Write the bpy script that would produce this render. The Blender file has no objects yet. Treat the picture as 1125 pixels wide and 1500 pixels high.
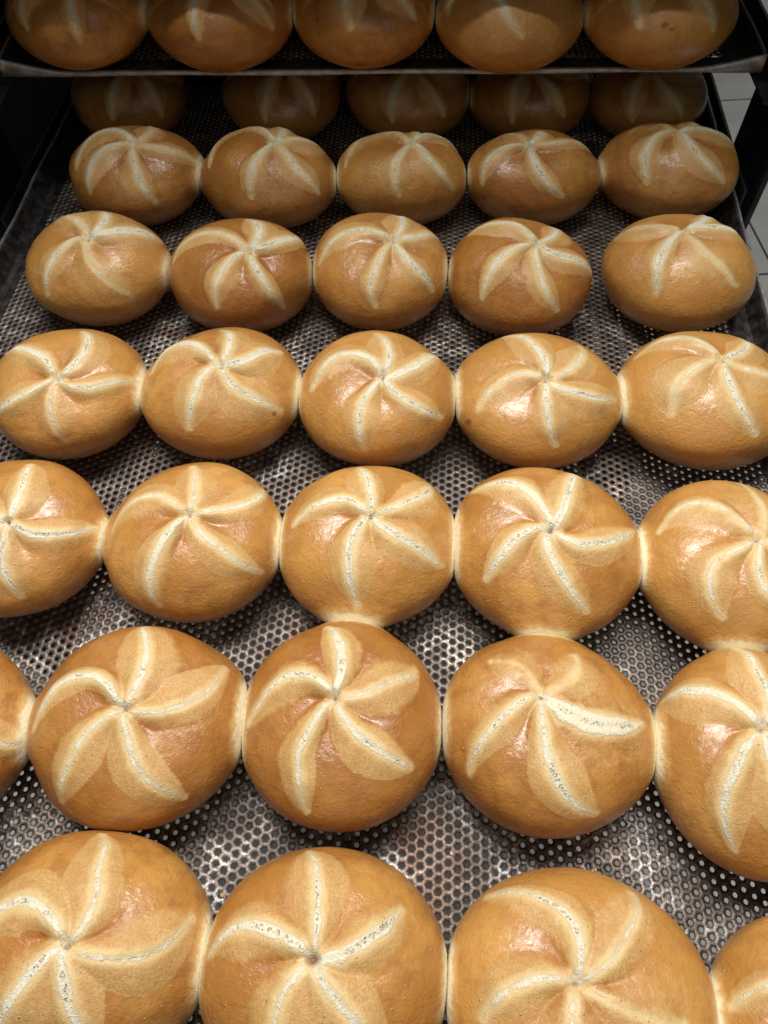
import bpy, math, random
import numpy as np
from mathutils import Matrix, Vector

# ------------------------------------------------------------------ camera
scene = bpy.context.scene
CAM_POS = (0.0306, -0.3205, 0.3896)
PITCH, YAW, ROLL = 1.0086, 0.0876, -0.0255
def camera_axes():
    fwd = Vector((0, math.cos(PITCH), -math.sin(PITCH)))
    up = Vector((0, math.sin(PITCH), math.cos(PITCH)))
    right = Vector((1, 0, 0))
    Z = Matrix.Rotation(YAW, 3, 'Z')
    fwd, up, right = Z @ fwd, Z @ up, Z @ right
    c, s = math.cos(ROLL), math.sin(ROLL)
    return c*right + s*up, -s*right + c*up, fwd
r_, u_, f_ = camera_axes()
cam_data = bpy.data.cameras.new('camera')
cam_data.sensor_fit = 'VERTICAL'
cam_data.sensor_height = 36.0
cam_data.lens = 36.0 * 1127.0 / 1500.0
cam_data.clip_start = 0.01
cam_data.clip_end = 100.0
cam = bpy.data.objects.new('camera', cam_data)
scene.collection.objects.link(cam)
cam.matrix_world = Matrix(((r_.x, u_.x, -f_.x, CAM_POS[0]), (r_.y, u_.y, -f_.y, CAM_POS[1]),
                           (r_.z, u_.z, -f_.z, CAM_POS[2]), (0, 0, 0, 1)))
scene.camera = cam

# ------------------------------------------------------------------ light
world = bpy.data.worlds.new('World')
scene.world = world
world.use_nodes = True
bg = world.node_tree.nodes['Background']
bg.inputs['Color'].default_value = (1.0, 0.97, 0.93, 1)
bg.inputs['Strength'].default_value = 0.025
def area(name, loc, target, size, size_y, power, color):
    d = bpy.data.lights.new(name, 'AREA')
    d.shape = 'RECTANGLE'; d.size = size; d.size_y = size_y
    d.energy = power; d.color = color
    o = bpy.data.objects.new(name, d)
    scene.collection.objects.link(o)
    o.location = loc
    o.rotation_euler = (Vector(target) - Vector(loc)).to_track_quat('-Z', 'Y').to_euler()
    return o
area('ceiling_panel_light', (-0.05, 0.40, 1.75), (0, -0.05, 0), 1.3, 0.52, 48.0, (1.0, 0.98, 0.945))
area('room_light', (0.2, -1.35, 1.6), (0, -0.1, 0), 2.6, 1.6, 4.8, (1.0, 0.95, 0.88))
scene.view_settings.view_transform = 'Standard'
scene.view_settings.look = 'None'
scene.view_settings.exposure = 0.0
scene.view_settings.gamma = 1.0

C = scene.collection
PI = math.pi

# ------------------------------------------------------------------ helpers
def set_props(o, label=None, cat=None, group=None, kind=None):
    if label: o['label'] = label
    if cat: o['category'] = cat
    if group: o['group'] = group
    if kind: o['kind'] = kind
    return o
def empty(name, loc=(0, 0, 0), rz=0.0):
    o = bpy.data.objects.new(name, None)
    o.empty_display_size = 0.05
    C.objects.link(o); o.location = loc; o.rotation_euler = (0, 0, rz)
    return o
def mesh_obj(name, mesh, mat=None, parent=None):
    o = bpy.data.objects.new(name, mesh)
    if mat is not None and not mesh.materials: mesh.materials.append(mat)
    C.objects.link(o)
    if parent: o.parent = parent
    return o
def poly_mesh(name, verts, faces, smooth=False):
    m = bpy.data.meshes.new(name)
    m.from_pydata([tuple(map(float, v)) for v in verts], [], faces)
    m.update()
    if smooth: m.polygons.foreach_set('use_smooth', [True]*len(m.polygons))
    return m
def box_data(x0, x1, y0, y1, z0, z1, bev=0.0):
    """bevelled (chamfered) box as verts, faces"""
    b = bev
    if b <= 0:
        v = [(x0,y0,z0),(x1,y0,z0),(x1,y1,z0),(x0,y1,z0),(x0,y0,z1),(x1,y0,z1),(x1,y1,z1),(x0,y1,z1)]
        f = [(0,3,2,1),(4,5,6,7),(0,1,5,4),(1,2,6,5),(2,3,7,6),(3,0,4,7)]
        return v, f
    import bmesh
    bm = bmesh.new()
    bmesh.ops.create_cube(bm, size=1.0)
    for vv in bm.verts:
        vv.co = Vector(((x0+x1)/2 + vv.co.x*(x1-x0), (y0+y1)/2 + vv.co.y*(y1-y0), (z0+z1)/2 + vv.co.z*(z1-z0)))
    bmesh.ops.bevel(bm, geom=list(bm.edges), offset=b, segments=2, affect='EDGES', profile=0.5)
    bm.verts.index_update()
    v = [tuple(vv.co) for vv in bm.verts]; f = [tuple(x.index for x in ff.verts) for ff in bm.faces]
    bm.free()
    return v, f
def box(name, x0, x1, y0, y1, z0, z1, mat, parent=None, bev=0.0):
    v, f = box_data(x0, x1, y0, y1, z0, z1, bev)
    return mesh_obj(name, poly_mesh(name, v, f), mat, parent)

# ------------------------------------------------------------------ node helper
class NT:
    def __init__(self, name):
        self.m = bpy.data.materials.new(name); self.m.use_nodes = True
        self.t = self.m.node_tree; self.t.nodes.clear()
        self.out = self.t.nodes.new('ShaderNodeOutputMaterial')
        self.b = self.t.nodes.new('ShaderNodeBsdfPrincipled')
        self.t.links.new(self.b.outputs[0], self.out.inputs['Surface'])
    def put(self, sock, v):
        if isinstance(v, bpy.types.NodeSocket): self.t.links.new(v, sock)
        elif isinstance(v, (tuple, list)) and len(v) == 3 and sock.type == 'RGBA': sock.default_value = (*v, 1)
        else: sock.default_value = v
    def math(self, op, a, b=0.0, c=None, clamp=False):
        n = self.t.nodes.new('ShaderNodeMath'); n.operation = op; n.use_clamp = clamp
        self.put(n.inputs[0], a); self.put(n.inputs[1], b)
        if c is not None: self.put(n.inputs[2], c)
        return n.outputs[0]
    def ramp(self, v, a, b, lo=0.0, hi=1.0, smooth=True):
        n = self.t.nodes.new('ShaderNodeMapRange')
        n.interpolation_type = 'SMOOTHSTEP' if smooth else 'LINEAR'
        self.put(n.inputs['Value'], v)
        self.put(n.inputs['From Min'], a); self.put(n.inputs['From Max'], b)
        self.put(n.inputs['To Min'], lo); self.put(n.inputs['To Max'], hi)
        return n.outputs['Result']
    def mix(self, f, a, b, kind='MIX'):
        n = self.t.nodes.new('ShaderNodeMix'); n.data_type = 'RGBA'; n.blend_type = kind
        self.put(n.inputs[0], f); self.put(n.inputs[6], a); self.put(n.inputs[7], b)
        return n.outputs[2]
    def noise(self, scale, detail=3.0, rough=0.55, vec=None, dist=0.0):
        n = self.t.nodes.new('ShaderNodeTexNoise')
        n.inputs['Scale'].default_value = scale; n.inputs['Detail'].default_value = detail
        n.inputs['Roughness'].default_value = rough; n.inputs['Distortion'].default_value = dist
        self.t.links.new(vec if vec is not None else self.coord(), n.inputs['Vector'])
        return n.outputs['Fac']
    def voronoi(self, scale, feature='F1', vec=None, rnd=1.0):
        n = self.t.nodes.new('ShaderNodeTexVoronoi'); n.feature = feature
        n.inputs['Scale'].default_value = scale; n.inputs['Randomness'].default_value = rnd
        self.t.links.new(vec if vec is not None else self.coord(), n.inputs['Vector'])
        return n
    def coord(self):
        if not hasattr(self, '_c'):
            tc = self.t.nodes.new('ShaderNodeTexCoord')
            oi = self.t.nodes.new('ShaderNodeObjectInfo')
            mul = self.t.nodes.new('ShaderNodeVectorMath'); mul.operation = 'SCALE'
            cmb = self.t.nodes.new('ShaderNodeCombineXYZ')
            for i in range(3): self.t.links.new(oi.outputs['Random'], cmb.inputs[i])
            self.t.links.new(cmb.outputs[0], mul.inputs[0]); mul.inputs['Scale'].default_value = 7.3
            add = self.t.nodes.new('ShaderNodeVectorMath'); add.operation = 'ADD'
            self.t.links.new(tc.outputs['Object'], add.inputs[0]); self.t.links.new(mul.outputs[0], add.inputs[1])
            self._c = add.outputs[0]; self.rand = oi.outputs['Random']; self.obj = tc.outputs['Object']
        return self._c
    def attr(self, name):
        n = self.t.nodes.new('ShaderNodeAttribute'); n.attribute_name = name
        s = self.t.nodes.new('ShaderNodeSeparateXYZ'); self.t.links.new(n.outputs['Vector'], s.inputs[0])
        return s.outputs[0], s.outputs[1], s.outputs[2]
    def bump(self, h, dist, strength=1.0, normal=None):
        n = self.t.nodes.new('ShaderNodeBump'); n.inputs['Strength'].default_value = strength
        n.inputs['Distance'].default_value = dist; self.put(n.inputs['Height'], h)
        if normal is not None: self.t.links.new(normal, n.inputs['Normal'])
        return n.outputs[0]
    def set(self, **k):
        for a, v in k.items(): self.put(self.b.inputs[a.replace('_', ' ')], v)
        return self

# ------------------------------------------------------------------ materials
def roll_material():
    n = NT('baked_crust'); n.coord()
    slit, leaf, t = n.attr('fold')         # mm inside the slit, mm inside the leaf, position along the arm
    touch, star, zz = n.attr('touch')       # mm to a neighbouring roll, mm to the star centre, height mm
    big = n.noise(28, 3, 0.55); mid = n.noise(110, 4, 0.6); fine = n.noise(900, 3, 0.6); grain = n.noise(2200, 2, 0.7)
    wob = n.noise(260, 3, 0.6)
    # crust
    crust = n.mix(n.ramp(big, 0.34, 0.68), (0.43, 0.178, 0.035), (0.625, 0.312, 0.077))
    crust = n.mix(n.ramp(mid, 0.42, 0.72, 0, 0.55), crust, (0.30, 0.112, 0.026))
    tint = n.ramp(n.rand, 0, 1, -0.5, 0.5, False)
    crust = n.mix(n.math('MULTIPLY', n.math('MAXIMUM', tint, 0.0), 1.1), crust, (0.34, 0.12, 0.022))
    crust = n.mix(n.math('MULTIPLY', n.math('MAXIMUM', n.math('MULTIPLY', tint, -1.0), 0.0), 0.9), crust, (0.70, 0.37, 0.10))
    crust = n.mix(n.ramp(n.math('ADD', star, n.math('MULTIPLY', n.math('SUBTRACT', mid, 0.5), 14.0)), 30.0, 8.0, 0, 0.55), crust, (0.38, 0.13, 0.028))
    # small pale blisters in the crust
    vb = n.voronoi(420); blister = n.ramp(vb.outputs['Distance'], 0.24, 0.06)
    sep = n.t.nodes.new('ShaderNodeSeparateColor'); n.t.links.new(vb.outputs['Color'], sep.inputs[0])
    blister = n.math('MULTIPLY', blister, n.ramp(sep.outputs[0], 0.80, 0.86))
    crust = n.mix(n.math('MULTIPLY', blister, 0.6), crust, (0.80, 0.52, 0.22))
    # matte leaf on both sides of each slit
    leafc = n.mix(n.ramp(n.math('ADD', n.math('MULTIPLY', fine, 0.5), n.math('MULTIPLY', grain, 0.5)), 0.38, 0.62), (0.57, 0.315, 0.095), (0.76, 0.495, 0.21))
    leafc = n.mix(n.ramp(mid, 0.40, 0.70, 0, 0.55), leafc, (0.56, 0.29, 0.08))
    lf = n.ramp(n.math('ADD', leaf, n.math('MULTIPLY', n.math('SUBTRACT', wob, 0.5), 1.5)), -0.5, 0.7)
    col = n.mix(n.math('MULTIPLY', lf, 0.86), crust, leafc)
    # cream rim around the slit, then the torn crumb
    rag = n.noise(150, 3, 0.6)
    sw = n.math('ADD', slit, n.math('ADD', n.math('MULTIPLY', n.math('SUBTRACT', wob, 0.5), 2.4), n.math('MULTIPLY', n.math('SUBTRACT', rag, 0.5), 2.6)))
    cream = n.ramp(sw, -3.8, 0.3)
    col = n.mix(n.math('MULTIPLY', cream, n.ramp(mid, 0.3, 0.7, 0.85, 0.6)), col, (0.86, 0.67, 0.34))
    white = n.ramp(n.math('ADD', sw, n.math('MULTIPLY', n.math('SUBTRACT', grain, 0.5), 1.2)), -0.5, 0.7)
    crumb = n.mix(n.ramp(fine, 0.35, 0.7), (0.80, 0.73, 0.53), (0.91, 0.86, 0.69))
    col = n.mix(n.math('MULTIPLY', white, 0.9), col, crumb)
    # pores down the middle of the slit
    vp = n.voronoi(760); sp = n.t.nodes.new('ShaderNodeSeparateColor'); n.t.links.new(vp.outputs['Color'], sp.inputs[0])
    pore = n.math('MULTIPLY', n.ramp(vp.outputs['Distance'], 0.40, 0.20), n.ramp(sp.outputs[0], 0.35, 0.55))
    core = n.ramp(n.math('ADD', zz, n.math('MULTIPLY', n.math('SUBTRACT', wob, 0.5), 2.2)), 1.15, 0.45)
    core = n.math('MULTIPLY', core, n.ramp(slit, 0.3, 1.0))
    core = n.math('MULTIPLY', core, n.ramp(n.noise(85, 2, 0.5), 0.44, 0.58))
    pits = n.ramp(n.noise(780, 2, 0.6), 0.53, 0.64)
    col = n.mix(n.math('MULTIPLY', n.math('MULTIPLY', pits, core), 0.28), col, (0.42, 0.36, 0.24))
    pore = n.math('MULTIPLY', n.math('MULTIPLY', pore, n.ramp(rag, 0.48, 0.56)), core)
    col = n.mix(n.math('MULTIPLY', pore, 0.35), col, (0.32, 0.25, 0.15))
    pore = n.math('MAXIMUM', pore, n.math('MULTIPLY', n.math('MULTIPLY', pits, core), 0.6))
    # kissing crust where rolls grew together
    tn = n.math('ADD', touch, n.math('MULTIPLY', n.math('SUBTRACT', wob, 0.5), 3.0))
    col = n.mix(n.ramp(tn, 5.5, 1.5, 0, 0.8), col, (0.86, 0.63, 0.27))
    col = n.mix(n.ramp(tn, 3.2, 1.5, 0, 0.95), col, (0.94, 0.87, 0.66))
    # pin hole at the star
    col = n.mix(n.ramp(star, 1.6, 0.5, 0, 0.75), col, (0.30, 0.17, 0.06))
    # baked-in scabs and spots
    mk = n.math('ADD', t, n.math('MULTIPLY', n.math('SUBTRACT', wob, 0.5), 1.6))
    col = n.mix(n.ramp(mk, 3.2, 0.6, 0, 0.75), col, (0.23, 0.075, 0.018))
    rough = n.ramp(mid, 0.3, 0.7, 0.24, 0.38)
    rough = n.math('ADD', rough, n.math('MULTIPLY', lf, 0.12))
    rough = n.math('ADD', rough, n.math('MULTIPLY', white, 0.30))
    # relief
    wr = n.noise(330, 5, 0.62, dist=0.6)
    h = n.math('ADD', n.math('MULTIPLY', wr, n.math('SUBTRACT', 0.55, n.math('MULTIPLY', lf, 0.33))), n.math('MULTIPLY', fine, 0.16))
    h = n.math('ADD', h, n.math('MULTIPLY', blister, 0.3))
    h = n.math('ADD', h, n.math('MULTIPLY', n.math('MULTIPLY', lf, grain), 0.22))
    h = n.math('ADD', h, n.math('MULTIPLY', n.math('MULTIPLY', white, fine), 0.45))
    h = n.math('SUBTRACT', h, n.math('MULTIPLY', pore, 0.9))
    nb = n.bump(h, 0.0011, 1.0)
    n.set(Base_Color=col, Roughness=rough, Normal=nb, IOR=1.45)
    n.b.inputs['Specular IOR Level'].default_value = 0.55
    gl = n.ramp(n.noise(48, 3, 0.55), 0.40, 0.60)
    gl = n.math('MULTIPLY', gl, n.math('SUBTRACT', 1.0, n.math('MULTIPLY', lf, 0.75)))
    n.put(n.b.inputs['Coat Weight'], n.math('MULTIPLY', gl, 0.66))
    n.b.inputs['Coat IOR'].default_value = 1.75
    n.b.inputs['Coat Roughness'].default_value = 0.25
    n.t.links.new(n.bump(wr, 0.00045, 0.8), n.b.inputs['Coat Normal'])
    return n.m

def tray_material():
    n = NT('burnt_tray_metal'); n.coord()
    a = n.noise(15, 3, 0.6); b = n.noise(60, 5, 0.65); c = n.noise(420, 4, 0.7); d = n.noise(1500, 2, 0.7)
    dark = n.mix(n.ramp(b, 0.35, 0.68), (0.105, 0.082, 0.070), (0.24, 0.20, 0.172))
    dark = n.mix(n.ramp(n.noise(24, 3, 0.6), 0.5, 0.75, 0, 0.7), dark, (0.20, 0.115, 0.075))
    worn = n.math('MULTIPLY', n.ramp(n.math('ADD', b, n.math('MULTIPLY', n.math('SUBTRACT', a, 0.5), 1.6)), 0.55, 0.68), n.ramp(c, 0.46, 0.60))
    col = n.mix(n.math('MULTIPLY', worn, 0.75), dark, n.mix(n.ramp(n.noise(33, 2), 0.4, 0.6), (0.70, 0.60, 0.52), (0.66, 0.65, 0.64)))
    crumbs = n.ramp(d, 0.68, 0.76)
    col = n.mix(n.math('MULTIPLY', crumbs, 0.5), col, (0.75, 0.66, 0.52))
    rough = n.math('SUBTRACT', n.ramp(c, 0.3, 0.7, 0.36, 0.56), n.math('MULTIPLY', worn, 0.05))
    h = n.math('ADD', n.math('MULTIPLY', c, 0.6), n.math('MULTIPLY', d, 0.4))
    n.set(Base_Color=col, Roughness=rough, Metallic=0.72, Normal=n.bump(h, 0.0005, 0.8))
    return n.m
def plain_metal(name, dark, light, metallic, r0, r1, scale=70):
    n = NT(name); n.coord()
    a = n.noise(scale, 5, 0.65); c = n.noise(scale*8, 3, 0.7)
    col = n.mix(n.ramp(a, 0.35, 0.68), dark, light)
    n.set(Base_Color=col, Roughness=n.ramp(c, 0.3, 0.7, r0, r1), Metallic=metallic,
          Normal=n.bump(c, 0.0003, 0.6))
    return n.m
def tile_material():
    n = NT('floor_tile_glaze'); n.coord()
    a = n.noise(14, 4, 0.6); b = n.noise(120, 5, 0.7); s = n.noise(500, 2, 0.7)
    col = n.mix(n.ramp(a, 0.3, 0.7), (0.58, 0.58, 0.56), (0.68, 0.68, 0.65))
    col = n.mix(n.ramp(b, 0.55, 0.75, 0, 0.5), col, (0.24, 0.25, 0.25))
    col = n.mix(n.ramp(s, 0.66, 0.72, 0, 0.5), col, (0.15, 0.14, 0.13))
    n.set(Base_Color=col, Roughness=n.ramp(b, 0.3, 0.7, 0.35, 0.55), Normal=n.bump(b, 0.0008, 0.5))
    return n.m
def grout_material():
    n = NT('grout'); n.coord()
    n.set(Base_Color=n.mix(n.noise(60, 4), (0.06, 0.055, 0.05), (0.12, 0.11, 0.10)), Roughness=0.9)
    return n.m
M_ROLL = roll_material()
M_TRAY = tray_material()
M_SIDE = plain_metal('dark_tray_flange', (0.016, 0.014, 0.014), (0.075, 0.07, 0.068), 0.6, 0.42, 0.62, 120)
M_RIM = plain_metal('worn_tray_rim', (0.34, 0.335, 0.335), (0.55, 0.55, 0.55), 0.7, 0.32, 0.55, 160)
M_RACK = plain_metal('dark_rack_steel', (0.014, 0.013, 0.015), (0.035, 0.033, 0.036), 0.35, 0.45, 0.65, 40)
M_TILE = tile_material(); M_GROUT = grout_material()

# ------------------------------------------------------------------ floor of grey tiles
FLOOR_Z = -0.65
TW = 0.30
fl = empty('floor', (0.751, 1.24, FLOOR_Z), math.radians(8.5)); set_props(fl, kind='structure')
gv, gf = box_data(-9, 9, -9, 9, -0.05, -0.003)
mesh_obj('grout_bed', poly_mesh('grout_bed', gv, gf), M_GROUT, fl)
tv, tf = box_data(-TW/2+0.003, TW/2-0.003, -TW/2+0.003, TW/2-0.003, -0.012, 0.0, 0.0012)
tile_mesh = poly_mesh('tile', tv, tf); tile_mesh.materials.append(M_TILE)
rng = random.Random(4)
near = []
for i in range(-9, 6):
    for j in range(-9, 9):
        near.append((i, j))
for (i, j) in near:
    o = mesh_obj('tile', tile_mesh, None, fl)
    o.location = ((i+0.5)*TW - 0.09, (j+0.5)*TW, rng.uniform(-0.0006, 0.0006))

# ------------------------------------------------------------------ perforated trays
TX0, TX1, TLEN = -0.293, 0.262, 0.76
def perforated_mesh():
    s, r, th = 0.0050, 0.00118, 0.0009
    mx, my = 0.020, 0.016
    cx = np.arange(TX0+mx, TX1-mx, s*math.sqrt(3)/2); cy = np.arange(my, TLEN-my, s)
    I, J = np.meshgrid(np.arange(len(cx)), np.arange(len(cy)), indexing='ij')
    X = cx[I].ravel(); Y = (cy[J] + (I % 2)*s/2).ravel(); n = len(X)
    a6 = np.arange(6)*PI/3; a12 = np.arange(12)*PI/6; R = s/math.sqrt(3)
    loc = np.concatenate([
        np.stack([R*np.cos(a6), R*np.sin(a6), 0*a6], 1),
        np.stack([r*np.cos(a12), r*np.sin(a12), 0*a12-0.00002], 1),
        np.stack([r*np.cos(a12), r*np.sin(a12), 0*a12-th], 1)])
    V = loc[None] + np.stack([X, Y, 0*X], 1)[:, None, :]
    faces = []
    for k in range(6):
        faces.append([k, (k+1) % 6, 6+(2*k+2) % 12, 6+2*k+1, 6+2*k])
    for k in range(12):
        faces.append([6+k, 6+(k+1) % 12, 18+(k+1) % 12, 18+k])
    sizes = np.array([len(f) for f in faces]); flat = np.array(sum(faces, []))
    loops = (flat[None] + (np.arange(n)*30)[:, None]).ravel()
    tot = np.tile(sizes, n); start = np.concatenate([[0], np.cumsum(tot)[:-1]])
    m = bpy.data.meshes.new('perforated_sheet')
    m.vertices.add(n*30); m.vertices.foreach_set('co', V.astype(np.float32).ravel())
    m.loops.add(len(loops)); m.loops.foreach_set('vertex_index', loops.astype(np.int32))
    m.polygons.add(len(tot)); m.polygons.foreach_set('loop_start', start.astype(np.int32))
    m.polygons.foreach_set('loop_total', tot.astype(np.int32))
    m.update(calc_edges=True); m.materials.append(M_TRAY)
    return m, cx[0], cx[-1], cy[0], cy[-1] + s/2
PERF, HX0, HX1, HY0, HY1 = perforated_mesh()
def strip(name, prof, y0, y1, seg, mat, parent, sx=1.0, x_off=0.0):
    """extrude an (x,z) outline along y, with slight dents"""
    rr = random.Random(len(prof)*7 + int(sx*3)); v = []; f = []; P = len(prof)
    for i in range(seg+1):
        y = y0 + (y1-y0)*i/seg; j = 0.0006*math.sin(i*0.7) + rr.uniform(-.00025, .00025)
        for (x, z) in prof: v.append((x_off + sx*x, y, z + j*(z > 0.002)))
    for i in range(seg):
        for k in range(P):
            q = (i*P+k, i*P+(k+1) % P, (i+1)*P+(k+1) % P, (i+1)*P+k)
            f.append(q if sx > 0 else q[::-1])
    f.append(tuple(range(P-1, -1, -1)) if sx > 0 else tuple(range(P))); f.append(tuple(range(seg*P, seg*P+P)) if sx > 0 else tuple(range(seg*P+P-1, seg*P-1, -1)))
    return mesh_obj(name, poly_mesh(name, v, f), mat, parent)
def make_tray():
    t = empty('baking_tray')
    mesh_obj('perforated_sheet', PERF, None, t)
    g = 0.0016
    for (a, b) in (((TX0+0.006), HX0-g), (HX1+g, TX1-0.006)):
        box('border_strip', a, b, 0.0, TLEN, -0.0012, -0.0002, M_SIDE, t)
    box('border_strip', HX0-g, HX1+g, 0.0, HY0-g, -0.0012, -0.0002, M_SIDE, t)
    box('border_strip', HX0-g, HX1+g, HY1+g, TLEN, -0.0012, -0.0002, M_SIDE, t)
    # side rims: coved up, rolled outwards
    w = 0.012
    prof = [(-w, 0.0), (-w+0.004, 0.0008), (-0.0045, 0.0045), (-0.0022, 0.0082), (-0.0010, 0.0100), (0.0008, 0.0108), (0.0026, 0.0100),
            (0.0030, 0.0078), (0.0016, 0.0070), (0.0002, 0.0050), (-0.0030, 0.0012), (-w+0.004, -0.0010), (-w, -0.0011)]
    strip('side_rim', prof, 0.0, TLEN, 60, M_SIDE, t, 1.0, TX1)
    strip('side_rim', prof, 0.0, TLEN, 60, M_SIDE, t, -1.0, TX0)
    wire = [(0.0008+0.0011*math.cos(a*PI/3), 0.0108+0.0011*math.sin(a*PI/3)) for a in range(6)]
    strip('rim_edge', wire, 0.0, TLEN, 60, M_RIM, t, 1.0, TX1); strip('rim_edge', wire, 0.0, TLEN, 60, M_RIM, t, -1.0, TX0)
    # front and back lips, turned down in the middle, rising into the corners
    for (yy, sg) in ((0.0, -1), (TLEN, 1)):
        v = []; f = []; n = 90
        for i in range(n+1):
            x = TX0-0.002 + (TX1-TX0+0.004)*i/n
            e = min(i, n-i)/n*(TX1-TX0)
            up = 0.0095*max(0.0, 1-e/0.045)**1.3
            dn = 0.0016 + 0.0005*math.sin(i*0.23)
            o = 0.0015
            for (yo, z) in ((0.0, up+0.0004), (0.0012, up+0.0014), (0.0030, up+0.0008), (0.0040, up*0.6-0.001), (0.0038, -dn), (0.0020, -dn-0.0008), (0.0005, -dn+0.0006), (-0.0005, -0.0005)):
                v.append((x, yy+sg*yo, z))
        P = 8
        for i in range(n):
            for k in range(P):
                q = (i*P+k, i*P+(k+1) % P, (i+1)*P+(k+1) % P, (i+1)*P+k)
                f.append(q)
        f.append(tuple(range(P))); f.append(tuple(range(n*P+P-1, n*P-1, -1)))
        mesh_obj('front_lip' if sg < 0 else 'back_lip', poly_mesh('lip', v, f, True), M_RIM, t)
    return t
def copy_tree(o):
    c = o.copy(); C.objects.link(c)
    for ch in o.children:
        d = ch.copy(); C.objects.link(d); d.parent = c
    return c
SPACING = 0.083
tray = make_tray(); tray.location = (0, -0.365, 0)
set_props(tray, 'dark perforated baking tray pulled out of the rack, carrying seven rows of kaiser rolls', 'baking tray', 'perforated baking trays in the rack')
SKEW = 0.052
up = copy_tree(tray); up.location = (0.0, 0.258, SPACING); up.rotation_euler = (0, 0, SKEW)
up['label'] = 'upper perforated baking tray with a bright worn front edge, one level above the rolls'
for k, txt in ((2, 'baking tray on the level above the top edge of the picture'), (-1, 'empty baking tray seen through the holes of the pulled out tray')):
    o = copy_tree(tray); o.location = (0.0, 0.245, SPACING*k); o.rotation_euler = (0, 0, SKEW)
    o['label'] = txt

# ------------------------------------------------------------------ rack
rack = empty('tray_rack', (0, 0.23, FLOOR_Z))
set_props(rack, 'dark steel bakery trolley rack with upright posts and runners holding the trays', 'rack')
def rbox(name, x0, x1, y0, y1, z0, z1, bev=0.0012):
    o = box(name, x0, x1, y0-0.23, y1-0.23, z0-FLOOR_Z, z1-FLOOR_Z, M_RACK, rack, bev); return o
TOPZ = 0.75
rbox('upright', 0.279, 0.284, 0.224, 0.306, FLOOR_Z+0.08, TOPZ)
rbox('upright', -0.316, -0.311, 0.160, 0.236, FLOOR_Z+0.08, TOPZ)
rbox('upright', 0.245, 0.250, 1.010, 1.085, FLOOR_Z+0.08, TOPZ)
rbox('upright', -0.352, -0.347, 0.960, 1.035, FLOOR_Z+0.08, TOPZ)
def runner(x0, y0, x1, y1, z, side):
    """L-angle from (x0,y0) to (x1,y1); side +1 = flange stands on the +x side"""
    a = Vector((x0, y0, 0)); b = Vector((x1, y1, 0)); d = (b-a).normalized(); nrm = Vector((d.y, -d.x, 0))*side
    prof = [(-0.016, -0.003), (0.0, -0.003), (0.0, 0.013), (0.0022, 0.013), (0.0022, -0.005), (-0.016, -0.005)]
    v = []; f = []
    for p in (a, b):
        for (q, h) in prof: v.append((p.x+nrm.x*q, p.y+nrm.y*q-0.23, z+h-FLOOR_Z))
    for k in range(6): f.append((k, (k+1) % 6, 6+(k+1) % 6, 6+k))
    f.append((5, 4, 3, 2, 1, 0)); f.append((6, 7, 8, 9, 10, 11))
    return mesh_obj('runner', poly_mesh('runner', v, f), M_RACK, rack)
for k in range(-6, 8):
    z = k*SPACING
    if k == 0:
        runner(0.2700, 0.226, 0.2700, 0.44, z, 1); runner(-0.3005, 0.165, -0.3005, 0.44, z, -1)
    else:
        runner(0.2755, 0.232, 0.236, 1.02, z, 1); runner(-0.300, 0.168, -0.340, 0.97, z, -1)
rbox('added_side_blackout', -0.42, -0.416, -0.02, 1.05, FLOOR_Z+0.1, TOPZ)  # dark sheet added so the view left of the post goes black
rbox('added_top_light_block', -0.40, 0.30, 0.24, 1.10, TOPZ+0.001, TOPZ+0.004)  # unseen plate, added to block the overhead light from the back rows
rbox('crossbar', -0.36, 0.25, 1.086, 1.106, TOPZ-0.03, TOPZ)
rbox('added_back_blackout', -0.42, 0.20, 1.110, 1.114, FLOOR_Z+0.1, TOPZ)  # sheet added behind the trays to keep the rack interior dark

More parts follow.
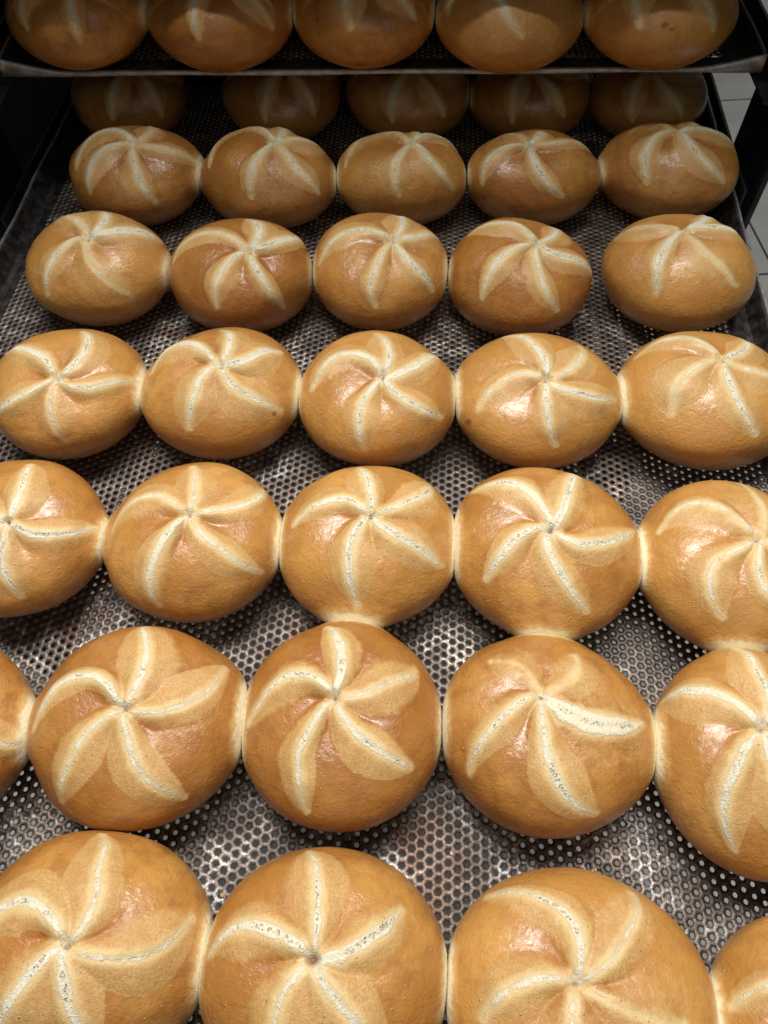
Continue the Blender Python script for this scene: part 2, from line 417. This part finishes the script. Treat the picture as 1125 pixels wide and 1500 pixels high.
# ------------------------------------------------------------------ kaiser rolls
ROLLS = [
 ('C1',(-0.1883,-0.12,0.0483,0.0458,0.031,0.027),(0.165,-0.2),[((1.226,0.084),(0.628,-0.267)),((0.092,0.778),(0.214,0.175)),((-0.83,0.117),(-0.258,-0.015)),((-0.504,-1.073),(-0.127,-0.547)),((0.491,-1.175),(0.253,-0.7))]),
 ('C2',(-0.0909,-0.1167,0.0487,0.0472,0.031,0.027),(0.085,-0.045),[((-0.983,-0.124),(-0.48,0.178)),((-0.193,-1.223),(-0.218,-0.655)),((1.093,-0.623),(0.459,-0.433)),((0.962,0.797),None),((-0.085,0.825),(0.078,0.345))]),
 ('C3',(0.0034,-0.1131,0.0486,0.0475,0.031,0.027),(0.046,-0.028),[((-0.918,-0.048),(-0.405,0.156)),((-0.05,-1.139),(-0.148,-0.484)),((1.065,-0.483),(0.405,-0.287)),((0.886,0.89),None),((-0.186,0.916),(-0.004,0.346))]),
 ('C4',(0.0984,-0.1119,0.0501,0.0506,0.031,0.027),(-0.033,-0.111),[((-0.774,-0.678),(-0.394,-0.222)),((-0.96,0.61),(-0.291,0.381)),((0.444,1.045),(0.128,0.236)),((1.096,0.135),(0.422,-0.22)),((0.431,-1.046),(0.008,-0.519))]),
 ('C5',(0.1948,-0.115,0.0476,0.0498,0.031,0.027),(0.102,-0.019),[((-0.375,-0.91),(-0.449,-0.407)),((-1.024,0.212),(-0.448,0.446)),((0.238,1.076),(0.234,0.365)),((0.815,0.018),None),((0.353,-0.858),None)]),
 ('B1',(-0.1933,-0.2292,0.045,0.0455,0.031,0.027),(0.354,0.102),[((1.495,0.007),(0.979,-0.155)),((0.381,1.033),None),((-0.816,0.688),None),((-0.513,-0.249),None),((0.558,-0.754),None)]),
 ('B2',(-0.0979,-0.2181,0.052,0.0475,0.031,0.027),(0.046,-0.044),[((-0.982,-0.251),(-0.49,0.23)),((-0.556,-1.093),(-0.307,-0.461)),((0.764,-0.913),(0.254,-0.559)),((0.966,0.646),(0.538,0.031)),((-0.1,1.164),(0.099,0.431))]),
 ('B3',(-0.0009,-0.212,0.0491,0.0484,0.031,0.027),(-0.036,0.056),[((-1.133,-0.204),(-0.519,0.264)),((-0.283,-1.133),(-0.352,-0.533)),((0.839,-0.571),(0.286,-0.349)),((0.829,0.602),(0.387,0.178)),((-0.27,1.055),(-0.057,0.536))]),
 ('B4',(0.0946,-0.2112,0.0504,0.0459,0.031,0.027),(-0.106,0.17),[((-0.903,-0.669),(-0.51,-0.05)),((0.494,-1.233),(-0.06,-0.555)),((0.988,0.049),(0.335,-0.061)),((0.283,0.795),None),((-0.602,0.644),None)]),
 ('B5',(0.1879,-0.2171,0.0456,0.0516,0.031,0.027),(-0.107,0.081),[((-1.31,0.648),(-0.572,0.421)),((-0.516,-1.032),(-0.547,-0.435)),((0.189,-0.829),None),((0.888,0.008),None),((-0.101,1.164),(-0.009,0.543))]),
 ('H1',(-0.0979,-0.3141,0.052,0.0476,0.031,0.027),(0.086,0.013),[((-0.772,-0.039),(-0.348,0.316)),((-0.001,1.252),(0.192,0.462)),((1.066,0.391),(0.592,0.004)),((0.405,-0.756),(0.146,-0.216)),((-0.402,-0.677),(-0.148,-0.191))]),
 ('H2',(0.0019,-0.3144,0.0509,0.0466,0.031,0.027),(-0.068,0.079),[((-1.024,0.07),(-0.582,0.303)),((-0.279,1.178),(-0.107,0.626)),((0.639,0.574),(0.309,0.228)),((0.599,-0.583),(0.121,-0.164)),((-0.286,-0.704),(-0.25,-0.24))]),
 ('H3',(0.1016,-0.3162,0.0533,0.0469,0.031,0.027),(-0.108,0.081),[((-0.837,-0.237),(-0.482,0.077)),((-1.08,1.124),(-0.19,0.679)),((0.519,0.983),(0.306,0.48)),((0.69,-0.136),(0.267,-0.063)),((-0.052,-0.703),(-0.141,-0.317))]),
 ('H4',(0.1982,-0.3247,0.0459,0.0458,0.031,0.027),(-0.249,0.23),[((-1.11,0.254),(-0.602,0.43)),((-0.115,1.232),None),((0.896,0.897),None),((0.373,-0.132),None),((-0.586,-0.661),None)]),
 ('D1',(-0.1909,-0.0156,0.0479,0.0466,0.031,0.027),(0.177,-0.334),[((0.362,-1.271),(0.169,-0.823)),((1.282,0.06),(0.57,-0.389)),((0.179,0.757),None),((-0.913,0.341),(-0.311,0.14)),((-0.837,-0.762),(-0.229,-0.573))]),
 ('D2',(-0.0946,-0.0095,0.0492,0.0475,0.031,0.027),(0.107,-0.154),[((-0.249,-1.091),(-0.14,-0.508)),((1.081,-0.625),(0.402,-0.507)),((0.853,0.491),(0.469,0.037)),((-0.052,0.725),None),((-0.946,-0.088),(-0.515,0.222))]),
 ('D3',(0.0014,-0.0107,0.0491,0.0463,0.031,0.027),(0.102,-0.189),[((-0.108,-1.284),(-0.172,-0.733)),((1.045,-0.618),(0.448,-0.533)),((0.89,0.657),(0.403,-0.058)),((-0.051,0.723),(0.118,0.225)),((-0.922,-0.228),(-0.413,0.185))]),
 ('D4',(0.098,-0.0062,0.0504,0.047,0.031,0.027),(0.032,-0.21),[((-0.878,-0.615),(-0.414,-0.182)),((-0.492,0.944),(-0.069,0.339)),((0.52,0.531),None),((1.071,-0.295),(0.432,-0.418)),((0.221,-1.186),(0.038,-0.704))]),
 ('D5',(0.2006,-0.0004,0.0529,0.048,0.031,0.027),(0.018,0.052),[((-0.642,-0.686),(-0.433,-0.191)),((0.377,-0.968),(0.066,-0.508)),((0.8,-0.087),(0.293,-0.093)),((0.373,0.654),None),((-0.962,0.437),(-0.416,0.495))]),
 ('E1',(-0.2003,0.0975,0.0489,0.0457,0.031,0.027),(0.039,-0.168),[((-0.642,-1.088),(-0.333,-0.498)),((1.076,-1.202),(0.302,-0.732)),((1.407,0.621),(0.571,0.118)),((0.057,0.621),None),((-0.729,0.449),None)]),
 ('E2',(-0.1005,0.0959,0.0508,0.0462,0.031,0.027),(0.251,-0.27),[((-0.177,-1.234),(-0.096,-0.644)),((1.064,-1.067),(0.494,-0.746)),((1.165,0.62),(0.619,0.032)),((0.074,0.645),None),((-1.072,-0.198),(-0.431,0.098))]),
 ('E3',(-0.0048,0.1038,0.0474,0.0466,0.031,0.027),(0.213,-0.078),[((-0.003,-1.315),(-0.038,-0.748)),((1.115,-0.766),(0.533,-0.496)),((1.027,0.564),(0.591,0.136)),((0.163,0.713),None),((-0.994,-0.31),(-0.412,0.047))]),
 ('E4',(0.0901,0.1031,0.0501,0.0468,0.031,0.027),(0.174,-0.086),[((-0.667,-0.947),(-0.303,-0.363)),((0.642,-1.221),(0.229,-0.687)),((1.404,-0.036),(0.538,-0.244)),((0.488,0.738),None),((-0.77,0.384),(-0.2,0.311))]),
 ('E5',(0.1996,0.1138,0.0519,0.0473,0.031,0.027),(-0.08,0.113),[((-0.566,-1.016),(-0.411,-0.378)),((0.638,-0.772),(0.143,-0.394)),((0.896,0.387),(0.359,0.205)),((0.31,0.744),None),((-1.093,0.475),(-0.521,0.271))]),
 ('F1',(-0.2018,0.2049,0.0519,0.0458,0.031,0.027),(0.19,-0.152),[((-0.6,-1.104),(-0.366,-0.462)),((0.848,-1.505),(0.33,-0.812)),((1.405,0.029),(0.621,-0.182)),((0.301,0.613),None),((-0.862,-0.479),(-0.374,0.144))]),
 ('F2',(-0.0968,0.2031,0.0524,0.0418,0.031,0.027),(0.159,-0.029),[((-0.258,-1.464),(-0.113,-0.655)),((1.182,-0.914),(0.542,-0.506)),((1.02,0.563),(0.51,0.196)),((0.091,0.703),None),((-0.908,-0.351),(-0.485,0.569))]),
 ('F3',(0.0041,0.2096,0.0505,0.0384,0.031,0.027),(0.162,0.026),[((-0.017,-1.472),(-0.083,-0.723)),((1.054,-0.803),(0.483,-0.488)),((1.053,0.397),(0.617,0.468)),((0.099,0.648),None),((-1.009,-0.343),(-0.502,0.575))]),
 ('F4',(0.1035,0.2151,0.0506,0.0394,0.031,0.027),(-0.134,-0.16),[((-0.988,-0.766),(-0.623,-0.185)),((0.562,-1.233),(0.081,-0.83)),((1.001,0.321),(0.375,0.015)),((0.039,0.431),None),((-0.72,0.586),None)]),
 ('F5',(0.2073,0.2305,0.0527,0.0449,0.031,0.027),(-0.004,0.019),[((-0.544,-1.028),(-0.458,-0.324)),((0.795,-0.902),(0.227,-0.533)),((1.156,0.063),(0.478,0.15)),((0.26,0.637),None),((-0.658,0.295),(-0.335,0.417))]),
 ('G1',(-0.234,0.3145,0.049,0.0475,0.031,0.027),(0.278,-0.212),[((-0.067,-1.467),(0.065,-0.741)),((1.141,-1.037),(0.661,-0.6)),((1.233,0.623),None),((0.202,0.125),None),((-0.913,-0.341),None)]),
 ('G2',(-0.1031,0.3209,0.0499,0.0485,0.031,0.027),(0.162,-0.255),[((-0.218,-1.462),(-0.086,-0.749)),((0.992,-1.105),(0.517,-0.661)),((1.226,0.456),None),((0.12,0.069),None),((-1.042,-0.257),None)]),
 ('G3',(0.0045,0.3271,0.052,0.0504,0.031,0.027),(0.061,-0.288),[((-0.328,-1.449),(-0.202,-0.748)),((0.825,-1.163),(0.381,-0.705)),((1.051,0.02),None),((0.046,0.015),None),((-1.06,-0.269),None)]),
 ('G4',(0.1049,0.3314,0.0518,0.0503,0.031,0.027),(-0.032,-0.298),[((-0.443,-1.442),(-0.315,-0.74)),((0.696,-1.202),(0.263,-0.733)),((0.952,-0.096),None),((-0.025,0.003),None),((-1.132,-0.21),None)]),
 ('G5',(0.2043,0.3337,0.0487,0.0472,0.031,0.027),(-0.129,-0.281),[((-0.577,-1.44),(-0.443,-0.718)),((0.617,-1.233),(0.158,-0.75)),((0.941,-0.076),None),((-0.098,0.042),None),((-1.275,0.001),None)]),
 ('A1',(-0.2373,0.2757,0.0512,0.0497,0.031,0.11),(0.267,-0.256),[((-0.684,-1.301),(-0.451,-0.558)),((0.445,-1.453),(0.268,-0.825)),((1.002,0.457),None),((0.011,0.568),None),((-0.651,-0.335),None)]),
 ('A2',(-0.1316,0.2788,0.0539,0.0523,0.031,0.11),(0.111,-0.273),[((-0.139,-1.364),(-0.117,-0.763)),((1.222,-0.896),(0.584,-0.587)),((0.939,0.242),None),((-0.011,0.582),None),((-0.715,-0.278),None)]),
 ('A3',(-0.0279,0.2871,0.0531,0.0515,0.031,0.11),(0.012,-0.31),[((-0.122,-1.239),(-0.155,-0.709)),((0.949,-0.84),(0.407,-0.532)),((0.905,0.05),None),((-0.026,0.573),None),((-0.847,-0.261),None)]),
 ('A4',(0.077,0.2857,0.0544,0.0527,0.031,0.11),(-0.16,-0.296),[((0.18,-1.297),(-0.164,-0.804)),((-1.022,-0.646),(-0.672,-0.139)),((0.772,-0.003),None),((-0.043,0.586),None),((-0.899,-0.122),None)]),
 ('A5',(0.1843,0.2947,0.0546,0.0529,0.031,0.11),(-0.132,-0.279),[((-0.502,-1.129),(-0.465,-0.646)),((0.789,-1.072),(0.303,-0.612)),((0.649,-0.207),None),((-0.046,0.591),None),((-0.958,-0.162),None)]),
]

ROLL = {r[0]: r for r in ROLLS}
COLS = {k: (r[1][0], r[1][1]) for k, r in ROLL.items()}
PAIRS = []
for row, cols in (('A', 5), ('B', 5), ('C', 5), ('D', 5), ('E', 5), ('F', 5), ('G', 5), ('H', 4)):
    for i in range(1, cols):
        if (row, i) in (('E', 4), ('G', 1), ('G', 2), ('G', 4)): continue
        PAIRS.append((f'{row}{i}', f'{row}{i+1}', {'F': 0.0014, 'E': 0.0026, 'D': 0.0032, 'A': 0.002, 'G': 0.001}.get(row, 0.0036)))
PAIRS += [('C3', 'B3', 0.0008), ('C4', 'B4', 0.0008), ('C5', 'B5', 0.0012)]
CONTACT = {k: [] for k in ROLL}
for a, b, want in PAIRS:
    ea, eb = ROLL[a][1], ROLL[b][1]
    dx, dy = eb[0]-ea[0], eb[1]-ea[1]; L = math.hypot(dx, dy); nx, ny = dx/L, dy/L
    ra = 1/math.hypot(nx/ea[2], ny/ea[3]); rb = 1/math.hypot(nx/eb[2], ny/eb[3])
    ov = ra+rb-L; grow = max(0.0, want-ov)/2
    mid = (L + ra - rb)/2
    CONTACT[a].append((nx, ny, mid+0.0008, grow)); CONTACT[b].append((-nx, -ny, L-mid+0.0008, grow))

WIDE = {('B4', 2): 1.9, ('B4', 0): 1.3, ('E1', 2): 1.8, ('F1', 0): 1.5, ('D3', 4): 1.5, ('D2', 4): 1.5, ('C4', 1): 1.4, ('H3', 1): 1.5, ('B5', 0): 1.3, ('C1', 0): 1.3}
FAINT = {('B4', 3): 0.5, ('B4', 4): 0.2, ('E1', 1): 0.6, ('E1', 4): 0.7, ('D1', 0): 0.75, ('E5', 1): 0.8, ('F5', 4): 0.6,
         ('H3', 3): 0.45, ('H3', 4): 0.7, ('H2', 4): 0.8, ('C5', 2): 0.75, ('F4', 4): 0.6, ('F4', 2): 0.8}
# scabs and spots: roll, position on the crust (x, y in radians of the chart), size in mm
MARKS = {'D2': [(0.98, -0.72, 0.5)], 'A5': [(-0.12, -1.18, 1.2), (0.0, -1.25, 0.2)], 'E4': [(-1.05, -0.80, 0.0)], 'D4': [(-1.12, -0.75, 1.2)],
         'H2': [None], 'A2': [(-0.25, -1.35, 0.0)], 'A3': [(-0.7, -1.0, 0.4)], 'B2': [(0.25, -0.9, -1.6)]}
def bezier(p0, p1, p2, n=22):
    t = np.linspace(0, 1, n)[:, None]
    # p1 is the point the curve passes at t=0.5
    c = 2*np.array(p1) - 0.5*(np.array(p0)+np.array(p2))
    return (1-t)**2*np.array(p0) + 2*t*(1-t)*c + t**2*np.array(p2)
def smooth01(x):
    x = np.clip(x, 0, 1); return x*x*(3-2*x)
GRID = {}
def grid_topology(N):
    if N in GRID: return GRID[N]
    g = np.linspace(-1, 1, N+1); A, B = np.meshgrid(g, g, indexing='ij'); A = A.ravel(); B = B.ravel()
    # concentric square to disc map
    big = np.abs(A) > np.abs(B)
    with np.errstate(divide='ignore', invalid='ignore'):
        r = np.where(big, A, B)
        ph = np.where(big, PI/4*np.where(A != 0, B/np.where(A == 0, 1, A), 0), PI/2 - PI/4*np.where(B != 0, A/np.where(B == 0, 1, B), 0))
    dx, dy = r*np.cos(ph), r*np.sin(ph)
    rho = np.hypot(dx, dy); phi = np.arctan2(dy, dx)
    th = 2.62*(0.70*rho + 0.30*rho**3)
    idx = np.arange((N+1)*(N+1)).reshape(N+1, N+1)
    q = np.stack([idx[:-1, :-1], idx[1:, :-1], idx[1:, 1:], idx[:-1, 1:]], -1).reshape(-1, 4)
    rim = np.concatenate([idx[0, :-1], idx[:-1, -1], idx[-1, :0:-1], idx[:0:-1, 0]])
    GRID[N] = (th, phi, q, rim[::1]); return GRID[N]
def build_roll(key, N, seed):
    name, E, star, arms = ROLL[key]
    cx, cy, ra, rb, ct, zc = E
    zb = zc-0.027
    rg = np.random.RandomState(seed)
    th, ph, quads, rim = grid_topology(N)
    u = np.stack([np.sin(th)*np.cos(ph), np.sin(th)*np.sin(ph), np.cos(th)], 1)
    K = 43.0                                       # mm of crust per radian of chart
    ch = np.stack([th*np.cos(ph), th*np.sin(ph)], 1)
    # gentle warp so that nothing is an exact curve
    def wave(scale, amp):
        s = np.zeros(len(u))
        for _ in range(5):
            k = rg.normal(size=3); k /= np.linalg.norm(k)
            s += np.sin(u@k*scale*rg.uniform(.7, 1.3) + rg.uniform(0, 6.28))
        return s*amp/2.2
    chw = ch*K + np.stack([wave(9, 0.7), wave(9, 0.7)], 1)
    sp = np.array(star)*K
    best_leaf = np.full(len(u), -30.0); best_slit = np.full(len(u), -30.0); near_t = np.zeros(len(u)); dmin = np.full(len(u), 99.0)
    bul = np.zeros(len(u)); groove = np.zeros(len(u)); lip = np.zeros(len(u))
    near_t[:] = 30.0
    for mk in MARKS.get(key, []):
        q, sz = (sp, 0.3) if mk is None else (np.array(mk[:2])*K, mk[2])
        near_t = np.minimum(near_t, np.hypot((chw[:, 0]-q[0]), (chw[:, 1]-q[1])*1.3) - sz)
    for ai, (tip, midp) in enumerate(arms):
        st_ = FAINT.get((key, ai), 1.0)*rg.choice([1.0, 1.0, 0.9, 0.75])
        tp = np.array(tip)*K; d = tp-sp; L = np.hypot(*d)
        if L < 8: continue
        if midp is None:
            nrm = np.array([d[1], -d[0]])/L
            # every arm bends the same way round
            m = sp + d*0.5 + nrm*L*rg.uniform(0.13, 0.20)
        else: m = np.array(midp)*K
        if L > 52: tp = sp + d*52/L; L = 52.0
        P = bezier(sp, m, tp)
        bd = np.full(len(u), 1e9); bt = np.zeros(len(u)); bs = np.zeros(len(u))
        ns = len(P)-1
        for i in range(ns):
            a = P[i]; e = P[i+1]-a; ee = e@e
            w = chw-a; tt = np.clip((w@e)/ee, 0, 1)
            q = w-tt[:, None]*e; dd = np.hypot(q[:, 0], q[:, 1])
            s = np.sign(e[0]*w[:, 1]-e[1]*w[:, 0])
            k = dd < bd
            bd[k] = dd[k]; bt[k] = ((i+tt)/ns)[k]; bs[k] = s[k]
        tpw = rg.uniform(0.5, 0.95); W = rg.uniform(10.2, 12.8)*min(1.0, L/34); wl, wr_ = rg.uniform(0.65, 1.25, 2)
        prof = np.where(bt < 0.52, np.clip(bt/0.52, 0, 1)**0.62, np.clip(1-((bt-0.52)/0.50)**2, 0, 1)**tpw)
        side = 0.5+0.5*np.tanh(bs*bd/1.5)
        wid = W*prof*(wl*side + wr_*(1-side))
        leaf = wid - bd
        soft = side*rg.choice([1, 1, .45, .25]) + (1-side)*rg.choice([1, 1, .45, .25])
        sw = WIDE.get((key, ai), 1.0)*rg.uniform(1.4, 2.2)*(0.55+0.45*np.sin(PI*np.clip(bt, 0, 1)**0.9))*np.clip((1.02-bt)/0.2, 0, 1)**0.6
        if (key, ai) == ('B4', 2): sw = sw*1.5 + 0.8*np.sin(PI*np.clip(bt, 0, 1)); soft = soft*0.12
        sw = sw*st_ - (1-st_)*1.6
        slit = np.where(bt < 1, sw, 0.0) - bd
        lv = leaf*soft*(st_ if st_ > .7 else 0.12); k = lv > best_leaf; best_leaf[k] = lv[k]
        k = slit > best_slit; best_slit[k] = slit[k]
        
        dmin = np.minimum(dmin, bd)
        fade = smooth01((1.03-bt)/0.35)*(0.35+0.65*st_)
        b = smooth01((leaf+3)/np.maximum(wid+2.5, 4))*fade*smooth01(bt/0.12+0.25)
        bul = np.maximum(bul, b)
        g = np.exp(-(bd/1.25)**2)*fade*smooth01(bt/0.10)
        groove = np.maximum(groove, g)
        lp = np.tanh(bs*bd/0.9)*np.exp(-bd/4.0)*fade*rg.uniform(0.1, 0.5)
        lip = np.where(np.abs(lp) > np.abs(lip), lp, lip)
    star_mm = np.hypot(*(chw-sp).T)
    delta = wave(3.2, 1.35) + wave(7, 0.35) + wave(22, 0.06)
    delta += 2.1*bul - 0.55*groove + 0.9*lip - 0.55*np.exp(-(best_leaf/1.3)**2)*np.exp(-(star_mm/26)**2)
    delta -= 3.3*np.exp(-(star_mm/19)**2)*(1-bul) + 1.6*np.exp(-(star_mm/3.0)**2)
    delta *= smooth01((2.0-th)/0.5)
    cz = np.where(u[:, 2] > 0, ct, 0.033)
    p = np.stack([u[:, 0]*ra, u[:, 1]*rb, u[:, 2]*cz], 1)
    nn = np.stack([u[:, 0]/ra, u[:, 1]/rb, u[:, 2]/cz], 1); nn /= np.linalg.norm(nn, axis=1)[:, None]
    p += nn*(delta*0.001)[:, None]
    touch = np.full(len(u), 30.0)
    for (nx, ny, dist, grow) in CONTACT[key]:
        az = (u[:, 0]*nx + u[:, 1]*ny)
        p[:, 0] += nx*grow*smooth01((az-0.87)/0.13)*1.5*1.0; p[:, 1] += ny*grow*smooth01((az-0.87)/0.13)*1.5
        s = p[:, 0]*nx + p[:, 1]*ny
        k = 0.0014
        x = (dist-s)/k
        s2 = dist - k*np.where(x > 30, x, np.log1p(np.exp(np.clip(x, -30, 30))))
        touch = np.minimum(touch, (dist-s2)*1000 + 0.0)
        p[:, 0] += (s2-s)*nx; p[:, 1] += (s2-s)*ny
    p[:, 2] = np.maximum(p[:, 2], -0.0268 + 0.0002)
    # touch is large where the crust only looks towards the neighbour from far below
    m = bpy.data.meshes.new('kaiser_roll')
    nv = len(p); m.vertices.add(nv); m.vertices.foreach_set('co', (p+np.array([0, 0, 0.027])).astype(np.float32).ravel())
    nl = len(quads)*4 + len(rim)
    li = np.concatenate([quads.ravel(), rim[::-1]]).astype(np.int32)
    m.loops.add(nl); m.loops.foreach_set('vertex_index', li)
    tot = np.concatenate([np.full(len(quads), 4), [len(rim)]]).astype(np.int32)
    st = np.concatenate([[0], np.cumsum(tot)[:-1]]).astype(np.int32)
    m.polygons.add(len(tot)); m.polygons.foreach_set('loop_start', st); m.polygons.foreach_set('loop_total', tot)
    m.polygons.foreach_set('use_smooth', np.ones(len(tot), dtype=bool))
    for nm, arr in (('fold', (best_slit, best_leaf, near_t)), ('touch', (touch, star_mm, dmin))):
        at = m.attributes.new(nm, 'FLOAT_VECTOR', 'POINT')
        at.data.foreach_set('vector', np.stack(arr, 1).astype(np.float32).ravel())
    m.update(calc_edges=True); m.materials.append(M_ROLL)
    o = bpy.data.objects.new('kaiser_roll', m); C.objects.link(o)
    o.location = (cx, cy, zb)
    return o
RES = {'H': 230, 'B': 220, 'C': 190, 'D': 160, 'E': 140, 'F': 120, 'G': 80, 'A': 110}
ROWNAME = {'H': 'nearest row at the bottom edge of the picture', 'B': 'second row from the bottom edge', 'C': 'third row from the bottom edge',
           'D': 'fourth row from the bottom edge', 'E': 'fifth row from the bottom edge', 'F': 'sixth row, just in front of the shadow',
           'G': 'dark back row under the upper tray', 'A': 'front row of the upper tray'}
LABELS = {
 'H1': 'leftmost glossy kaiser roll of the nearest row, cut off by the bottom left corner',
 'H2': 'nearest-row kaiser roll with a dark pinhole at its star, second from left',
 'H3': 'nearest-row kaiser roll with broad blurred slits, third from left',
 'H4': 'roll cut off by the bottom right corner, only its upper left shoulder showing',
 'B1': 'plain roll shoulder cut off by the left edge, second row from the bottom',
 'B2': 'round roll beside the shoulder cut by the left edge, second row from bottom',
 'B3': 'round roll with a clean five armed star, third in second row from bottom',
 'B4': 'wide roll with uneven star and one long slit to the right, second row from bottom',
 'B5': 'roll with a glossy dent cut by the right edge, second row from bottom',
 'C1': 'half roll cut by the left edge, third row from the bottom',
 'C2': 'roll next to the half roll at the left edge, third row from bottom',
 'C3': 'middle roll of the third row from bottom, touching the roll in front',
 'C4': 'roll fourth from left in the third row from bottom',
 'C5': 'roll with hooked swirl of slits cut by right edge, third row from bottom',
 'D1': 'reddish glossy kaiser roll at the left edge, fourth row from the bottom',
 'D2': 'roll with a small brown spot by its right slit, fourth row from bottom',
 'D3': 'middle roll of the fourth row from bottom',
 'D4': 'roll fourth from left in the fourth row from bottom',
 'D5': 'roll cut by the right edge in the fourth row from bottom',
 'E1': 'leftmost roll of the fifth row from bottom, long slit running sideways',
 'E2': 'roll second from left in the fifth row from bottom',
 'E3': 'middle roll of the fifth row from bottom',
 'E4': 'roll fourth from left in the fifth row from bottom, gap at its right',
 'E5': 'roll standing alone at the right end of the fifth row from bottom',
 'F1': 'leftmost kaiser roll of the sixth row, in half shadow at the left',
 'F2': 'kaiser roll second from left in the sixth row, in half shadow',
 'F3': 'middle kaiser roll of the sixth row, with an upright narrow leaf facing the viewer',
 'F4': 'fourth roll from left in the sixth row, one long pale slit down its right side',
 'F5': 'large darker roll at the right end of the sixth row beside the rack post',
 'G1': 'leftmost roll of the dark back row under the upper tray, apart from the others',
 'G2': 'second roll from left in the dark back row under the upper tray',
 'G3': 'middle roll of the dark back row under the upper tray',
 'G4': 'fourth roll from left in the dark back row under the upper tray',
 'G5': 'rightmost roll of the dark back row, beside the tiled floor gap',
 'A1': 'leftmost dim kaiser roll on the upper tray at the top edge',
 'A2': 'second dim kaiser roll from left on the upper tray',
 'A3': 'middle dim kaiser roll on the upper tray',
 'A4': 'fourth dim kaiser roll from left on the upper tray',
 'A5': 'rightmost kaiser roll on the upper tray with a small dark scab on its front',
}

GROUPS = {'A': 'kaiser rolls on the upper tray'}
for i, r in enumerate(ROLLS):
    k = r[0]
    o = build_roll(k, RES[k[0]], 100+i)
    set_props(o, LABELS[k], 'bread roll', GROUPS.get(k[0], 'kaiser rolls on the pulled out tray'))

# ------------------------------------------------------------------ crumbs and flakes on the tray
rc = random.Random(11); v = []; f = []
for _ in range(170):
    x = rc.uniform(-0.26, 0.235); y = rc.uniform(-0.36, 0.15); s = rc.uniform(0.0005, 0.0014)
    base = len(v); n = rc.choice([5, 6]); z = 0.0003
    for lvl, k in ((0, 1.0), (1, 0.7)):
        for i in range(n):
            a = 2*PI*i/n + rc.uniform(-.3, .3); q = s*k*rc.uniform(.6, 1.3)
            v.append((x+q*math.cos(a), y+q*math.sin(a), z + lvl*s*0.6))
    for i in range(n): f.append((base+i, base+(i+1) % n, base+n+(i+1) % n, base+n+i))
    f.append(tuple(range(base+n, base+2*n)))
M_CRUMB = plain_metal('bread_crumb', (0.45, 0.27, 0.11), (0.80, 0.66, 0.42), 0.0, 0.7, 0.9, 300)
cr = mesh_obj('bread_crumbs', poly_mesh('bread_crumbs', v, f), M_CRUMB)
set_props(cr, 'tiny pale crumbs and flakes scattered on the perforated tray between the rolls', 'crumbs', kind='stuff')
